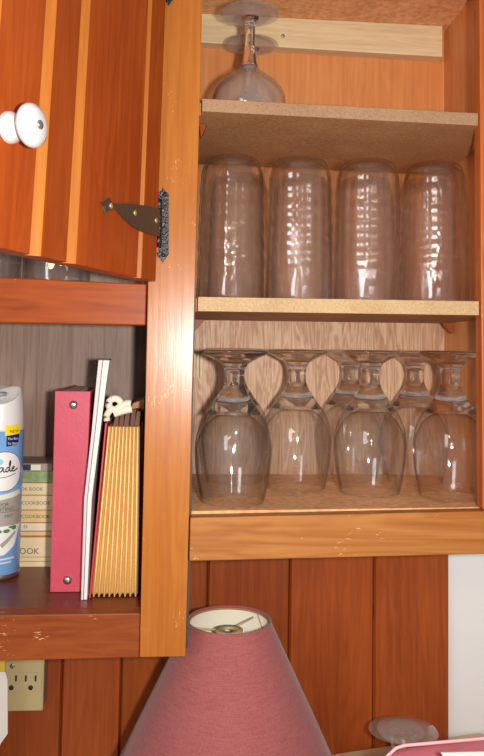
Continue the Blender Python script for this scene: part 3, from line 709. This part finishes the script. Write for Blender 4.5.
# accordion file: red covers, yellow pleats, brown tabs, cream tie
ac = thing('accordion_file', 'yellow pleated accordion file with red covers and a cream tie', 'file', (-.07, .13, CZ))
AY = .056
tl, tr = at(107.5, 427, AY), at(139.5, 427, AY); bl, br = at(91.0, 598, AY), at(138.0, 597, AY)
NP = 9; za, zb_ = CZ+.0035, tl.z
def px_(u, z): v = (z-za)/(zb_-za); return (bl.x+(br.x-bl.x)*u)*(1-v)+(tl.x+(tr.x-tl.x)*u)*v
ap = MB(); rowsz = [za, za+.05, za+.1, za+.15, zb_]
cols = []
for i in range(NP*4+1):
    u = i/(NP*4); ph = (i % 4)/4; amp = {0: 0.0, 1: .45, 2: 1.0, 3: .45}[i % 4]
    cols.append((u, AY + .005*(1-amp)))
vs = []; fs = []
for u, y in cols:
    for j, z in enumerate(rowsz): vs.append((px_(u, z), y, z - (.0028*(1-(y-AY)/.005) if j == 0 else 0)))
nr = len(rowsz)
for i in range(len(cols)-1):
    for j in range(nr-1): fs.append((i*nr+j, (i+1)*nr+j, (i+1)*nr+j+1, i*nr+j+1))
ap.add(vs, fs, 0)
for i in range(len(cols)-1):
    if i % 4 == 1 or i % 4 == 2: pass
# pleat bodies behind the gusset
for k_ in range(NP):
    u0, u1 = (k_+.12)/NP, (k_+.88)/NP
    ap.hexa([(px_(u0, za), AY+.005, za), (px_(u1, za), AY+.005, za), (px_(u1, za), .232, za), (px_(u0, za), .232, za), (px_(u0, zb_), AY+.005, zb_), (px_(u1, zb_), AY+.005, zb_), (px_(u1, zb_), .232, zb_), (px_(u0, zb_), .232, zb_)], 0)
pl_ = ap.build('pleats', ['yellow', 'yellow_fold'], ac, ac)
fe = MB()
for k_ in range(NP):
    u = (k_+.5)/NP; fe.tube([(px_(u, z), AY-.0001, z-(.0028 if j == 0 else 0)) for j, z in enumerate(rowsz)], .0011, 8)
fe.build('fold_edges', 'yellow_fold', pl_, ac)
cz1 = at(105, 423, AY).z
MB().hexa([(bl.x-.0022, AY-.002, CZ), (bl.x-.0002, AY-.002, CZ), (bl.x-.0002, .236, CZ), (bl.x-.0022, .236, CZ), (tl.x-.0026, AY-.002, cz1), (tl.x-.0006, AY-.002, cz1), (tl.x-.0006, .236, cz1), (tl.x-.0026, .236, cz1)], 0, .0003).build('cover', 'red', ac, ac)
MB().hexa([(br.x+.0003, AY+.030, CZ), (br.x+.0023, AY+.030, CZ), (br.x+.0023, .236, CZ), (br.x+.0003, .236, CZ), (tr.x+.0004, AY+.030, cz1), (tr.x+.0024, AY+.030, cz1), (tr.x+.0024, .236, cz1), (tr.x+.0004, .236, cz1)], 0, .0003).build('cover', 'red', ac, ac)
for k_, (u, y, h, ln) in enumerate(((.20, .074, .0115, .006), (.36, .078, .0165, .006), (.54, .074, .0175, .0065), (.72, .080, .0195, .007), (.88, .078, .0170, .006))):
    x = px_(u, zb_)
    MB().prism([(x-.0036, zb_-.004), (x+.0030, zb_-.004), (x+.0046, zb_+h), (x-.0005, zb_+h)], lambda a_, b_, w: (a_+w*.25, y+w, b_), 0, .05, 0, .0005).build('tab', 'brown', ac, ac)
fa, fb = at(131, 400, .13), at(142, 413, .13)
MB().hexa([(fa.x, .10, fb.z), (fb.x+.004, .10, fb.z), (fb.x+.004, .20, fb.z), (fa.x, .20, fb.z), (fa.x+.004, .10, fa.z-.002), (fb.x+.004, .10, fa.z+.003), (fb.x+.004, .20, fa.z+.003), (fa.x+.004, .20, fa.z-.002)], 0, .001).build('flap', 'tan', ac, ac)
def band(pxs, y, r=.0036):
    P = [at(a_, b_, y) for a_, b_ in pxs]; q = []
    for i in range(len(P)-1):
        p0, p1, p2, p3 = P[max(i-1, 0)], P[i], P[i+1], P[min(i+2, len(P)-1)]
        for k_ in range(5):
            t = k_/5; q.append(.5*((2*p1) + (-p0+p2)*t + (2*p0-5*p1+4*p2-p3)*t*t + (-p0+3*p1-3*p2+p3)*t**3))
    q.append(P[-1]); return q
tie = MB()
tie.tube(band([(107, 421), (107, 415), (112, 409), (118, 413)], .066), .0040, 10)
tie.tube(band([(110, 409), (109, 402), (114, 398.5), (119, 400), (121, 405), (118, 409), (113, 411)], .068), .0042, 10)
tie.tube(band([(113, 412), (119, 408), (126, 404), (131, 404)], .066), .0048, 10)
tie.tube(band([(114, 414), (121, 411.5), (127, 410), (132, 409)], .067), .0044, 10)
tie.tube(band([(119, 405), (125, 407), (131, 406)], .070), .0042, 10)
tie.build('tie', 'ribbon', ac, ac)

# ================================================================== below the cabinets
# wall tap with two pairs of outlets in view
ot = thing('outlet_adapter', 'ivory plastic outlet adapter on the wall boards under the cabinet', 'outlet', (-.23, WY, -.45))
OY = .2425
xa, xb = at(-19, 690, OY).x, at(43.5, 690, OY).x; zo0, zo1 = at(20, 711.5, OY).z, at(20, 622, OY).z
MB().box(xa, xb, OY, OY+.006, zo0, zo1, 0, .002).build('face_plate', 'ivory', ot, ot)
MB().box(xa+.0015, xb-.0005, OY+.0062, WY, zo0+.0015, zo1-.0015, 0, .001).build('housing', 'socket', ot, ot)
x0_, x1_ = at(-16, 690, OY).x, at(41.5, 690, OY).x
for (ya, yb) in ((672.5, 692), (640, 660)):
    ins = MB().box(x0_, x1_, OY-.0012, OY+.001, at(20, yb, OY).z, at(20, ya, OY).z, 0, .0006).build('socket_panel', 'ivory', ot, ot)
    row = 0 if ya > 660 else 1
    sl = MB()
    for xs in (-4, 6, 16.2, 26, 35.8): p = at(xs, (678, 647)[row], OY); sl.box(p.x-.0013, p.x+.0013, OY-.0016, OY-.0010, p.z-.0040, p.z+.0040, 0)
    for xs in (-8.5, 11.4, 30.8): p = at(xs, (687.3, 656)[row], OY); sl.lathe([(.0034, 0), (.0034, .0004), (0, .0004)], (p.x, OY-.0011, p.z), 16, ax=(Vector((1, 0, 0)), Vector((0, 0, 1)), Vector((0, -1, 0))))
    sl.build('slots', 'slot', ins, ot)

p = at(12.3, 666, OY); MB().lathe([(.0034, 0), (.0034, .0008), (.0020, .0014), (0, .0014)], (p.x, OY, p.z), 16, ax=(Vector((1, 0, 0)), Vector((0, 0, 1)), Vector((0, -1, 0)))).build('screw', 'steel', ot, ot)

# white card standing on the worktop at the left edge, a yellow band along its top
cd = thing('folded_card', 'white card with a yellow top standing at the left edge by the outlet', 'card', (-.27, .2, -.5880))
CYd = .196
pa = [at(5.2, 672, CYd), at(7.6, 680, CYd), at(7.6, 734, CYd), at(0, 744, CYd)]
poly = [(-.335, pa[0].z), (pa[0].x, pa[0].z), (pa[1].x, pa[1].z), (pa[2].x, pa[2].z), (pa[3].x, pa[3].z), (pa[3].x-.02, -.5880), (-.335, -.5880)]
MB().prism(poly, lambda u, v, w: (u, w, v), CYd, CYd+.003, 0, .0005).build('panel', 'paper', cd, cd)
MB().prism([(-.335, pa[0].z+.0003), (pa[0].x-.0005, pa[0].z+.0003), (pa[0].x-.001, pa[0].z+.024), (-.335, pa[0].z+.024)], lambda u, v, w: (u, w, v), CYd+.0002, CYd+.0028, 0, .0004).build('top_band', 'lemon', cd, cd)
MB().prism([(-.335, -.5880), (pa[3].x-.03, -.5880), (pa[3].x-.03, -.47), (-.335, -.47)], lambda u, v, w: (u, CYd+.0032+(v+.5725)*-.1+.0106+w, v), 0, .003, 0, .0005).build('panel', 'paper', cd, cd)

# rose linen lampshade standing on the worktop
LX, LY, LZ = .0648, .083, -.3240
ls = thing('lampshade', 'dusty rose linen lampshade tapering to an open top under the cabinets', 'lampshade', (LX, LY, -.5880))
RTp, RBt = .0500, .1690; H = LZ+.5722
MB().lathe([(RBt, -H), (RBt-(RBt-RTp)*.5, -H*.5), (RTp+.0002, -.001), (RTp, 0), (RTp-.0008, -.0008), (RBt-(RBt-RTp)*.5-.001, -H*.5), (RBt-.001, -H)], (LX, LY, LZ), 96, closed=True).build('fabric_cover', 'linen', ls, ls)
MB().lathe([(RTp-.0010, -.0024), (RTp+(RBt-RTp)*.5-.0014, -H*.5), (RBt-.0015, -H+.001), (RBt-.0020, -H+.001), (RTp+(RBt-RTp)*.5-.0020, -H*.5), (RTp-.0015, -.0024)], (LX, LY, LZ), 96, closed=True).build('lining', 'lining', ls, ls)
ring = [(LX+(RTp-.0012)*math.cos(2*PI*k/64), LY+(RTp-.0012)*math.sin(2*PI*k/64), LZ-.0034) for k in range(64)]
MB().tube(ring, .0013, 8, 0, True).build('inner_binding', 'bind', ls, ls)
ring = [(LX+(RTp+.0002)*math.cos(2*PI*k/64), LY+(RTp+.0002)*math.sin(2*PI*k/64), LZ-.001) for k in range(64)]
MB().tube(ring, .0014, 8, 0, True).build('top_trim', 'linen', ls, ls)
sf = MB(); zs_ = LZ-.014
rg = [(LX+.0165*math.cos(2*PI*k/32), LY+.0165*math.sin(2*PI*k/32), zs_) for k in range(32)]
sf.lathe([(.0060, zs_), (.0170, zs_), (.0170, zs_+.0016), (.0060, zs_+.0016)], (LX, LY, 0), 32, closed=True)
for k in range(3):
    th = -1.2+2*PI*k/3; sf.tube([(LX+.0165*math.cos(th), LY+.0165*math.sin(th), zs_+.0008), (LX+(RTp+.0035)*math.cos(th), LY+(RTp+.0035)*math.sin(th), LZ-.012)], .0012, 8)
sf.build('spider_fitter', 'ivory', ls, ls)
th = math.radians(40)
MB().tube([(LX+(RTp-.0016)*math.cos(th), LY+(RTp-.0016)*math.sin(th), LZ-.003), (LX+(RTp+.028)*math.cos(th), LY+(RTp+.028)*math.sin(th), LZ-.066)], .0007, 6).build('seam', 'bind', ls, ls)

bq = [(.2310, .2575), (.3050, .1500), (.5500, .1900), (.4690, .3090)]
bb = MB().prism(bq, lambda u, v, w: (u, v, w), -.5878, -.5748, 0, .003)
tag(bb.build('cutting_board', 'counter'), 'tan board lying on the worktop behind the pink pouch', 'cutting board')

# pink satin pouch and its paper tag, bottom right
PY = -.11
pk = thing('pouch', 'pink satin pouch with a white paper tag in the bottom right corner', 'pouch', (.31, PY, -.5880))
def squircle(cx_, cy_, cz_, hx, hy, hz, e, n=40):
    mb = MB(); vs = []; fs = []
    for i in range(n//2+1):
        ph = -PI/2+PI*i/(n//2)
        for j in range(n):
            th = 2*PI*j/n; f = lambda c_: math.copysign(abs(c_)**e, c_)
            vs.append((cx_+hx*f(math.cos(ph))*f(math.cos(th)), cy_+hy*f(math.cos(ph))*f(math.sin(th)), cz_+hz*f(math.sin(ph))))
    for i in range(n//2):
        for j in range(n): fs.append((i*n+j, i*n+(j+1) % n, (i+1)*n+(j+1) % n, (i+1)*n+j))
    return mb.add(vs, fs, 0, True)
ptl, ptr = at(374, 752, PY), at(484, 741, PY); ztop = at(430, 740.5, PY).z
hz = (ztop+.5725)/2; cxp = ptl.x+.105
pb = squircle(cxp, PY, -.5880+hz, .105, .045, hz, .35)
pb.warp(lambda p_: Vector((p_.x, p_.y, p_.z + (.06*(p_.x-cxp) if p_.z > -.5 else 0))))
pb.build('body', 'satin', pk, pk)
def topz(x): return ztop + .06*(x-cxp)
sm_ = MB().tube([Vector((cxp-.105+.012*math.cos(a_)*1.0-.002+ .0, PY-.0435, topz(cxp-.1)-.014+.013*math.sin(a_))) + Vector((.002, 0, 0)) if False else Vector((cxp-.1+.2*k_/24, PY, topz(cxp-.1+.2*k_/24)+.0004-(.020*(max(0, .12-k_/24)/.12)**2))) for k_ in range(25) for a_ in (0,)], .0016, 8)
sm_.build('seam', 'pink_edge', pk, pk)
t1, t2, t3 = at(442, 754.5, PY-.05), at(484, 756, PY-.05), at(452, 757, PY-.05)
tg = [(t1.x, t1.z), (t2.x+.03, t2.z+.002), (t2.x+.03, t2.z-.05), (t1.x+.028, t1.z-.05)]
MB().prism(tg, lambda u, v, w: (u, w, v), PY-.0475, PY-.0455, 0, .0003).build('tag', 'paper', pk, pk)

# ================================================================== light
# flash beside the lens, aimed at the open shelves
fl = bpy.data.lights.new('camera_flash', 'SPOT'); fo = bpy.data.objects.new('camera_flash', fl); C.objects.link(fo)
fo.location = CAM + Vector((.070, -.005, EYE+.004)); tgt = Vector((.10, 0, EYE+.06))
fo.rotation_euler = (tgt-fo.location).to_track_quat('-Z', 'Y').to_euler()
fl.energy = 36; fl.color = (1, .97, .93); fl.spot_size = math.radians(130); fl.spot_blend = 1.0; fl.shadow_soft_size = .016
# unseen area lights added behind the camera for glass highlights, plus ambient fill
w1 = bpy.data.lights.new('added_cool_panel', 'AREA'); wo = bpy.data.objects.new('added_cool_panel', w1); C.objects.link(wo)
wo.location = (-1.1, -2.2, EYE+.55); wo.rotation_euler = (Vector((.1, .1, EYE))-wo.location).to_track_quat('-Z', 'Y').to_euler()
w1.shape = 'RECTANGLE'; w1.size = .5; w1.size_y = .75; w1.energy = 9; w1.color = (.93, .96, 1)
l2 = bpy.data.lights.new('added_warm_disk', 'AREA'); lo = bpy.data.objects.new('added_warm_disk', l2); C.objects.link(lo)  # warm disk, added to put orange highlights in the tumblers
lo.location = (-.55, -2.0, EYE+.62); lo.rotation_euler = (Vector((.15, .1, EYE+.1))-lo.location).to_track_quat('-Z', 'Y').to_euler()
l2.shape = 'DISK'; l2.size = .16; l2.energy = 2.2; l2.color = (1, .66, .30)
wd = bpy.data.worlds.new('room_light'); sc.world = wd; wd.use_nodes = True
wd.node_tree.nodes['Background'].inputs[0].default_value = (1, .96, .92, 1); wd.node_tree.nodes['Background'].inputs[1].default_value = .32

sc.view_settings.view_transform = 'Standard'; sc.view_settings.look = 'None'; sc.view_settings.gamma = 1; sc.view_settings.exposure = 0
cy_ = sc.cycles; cy_.use_denoising = True; cy_.max_bounces = 20; cy_.transmission_bounces = 20; cy_.glossy_bounces = 6; cy_.diffuse_bounces = 4; cy_.transparent_max_bounces = 40; cy_.sample_clamp_indirect = 10; cy_.blur_glossy = .5
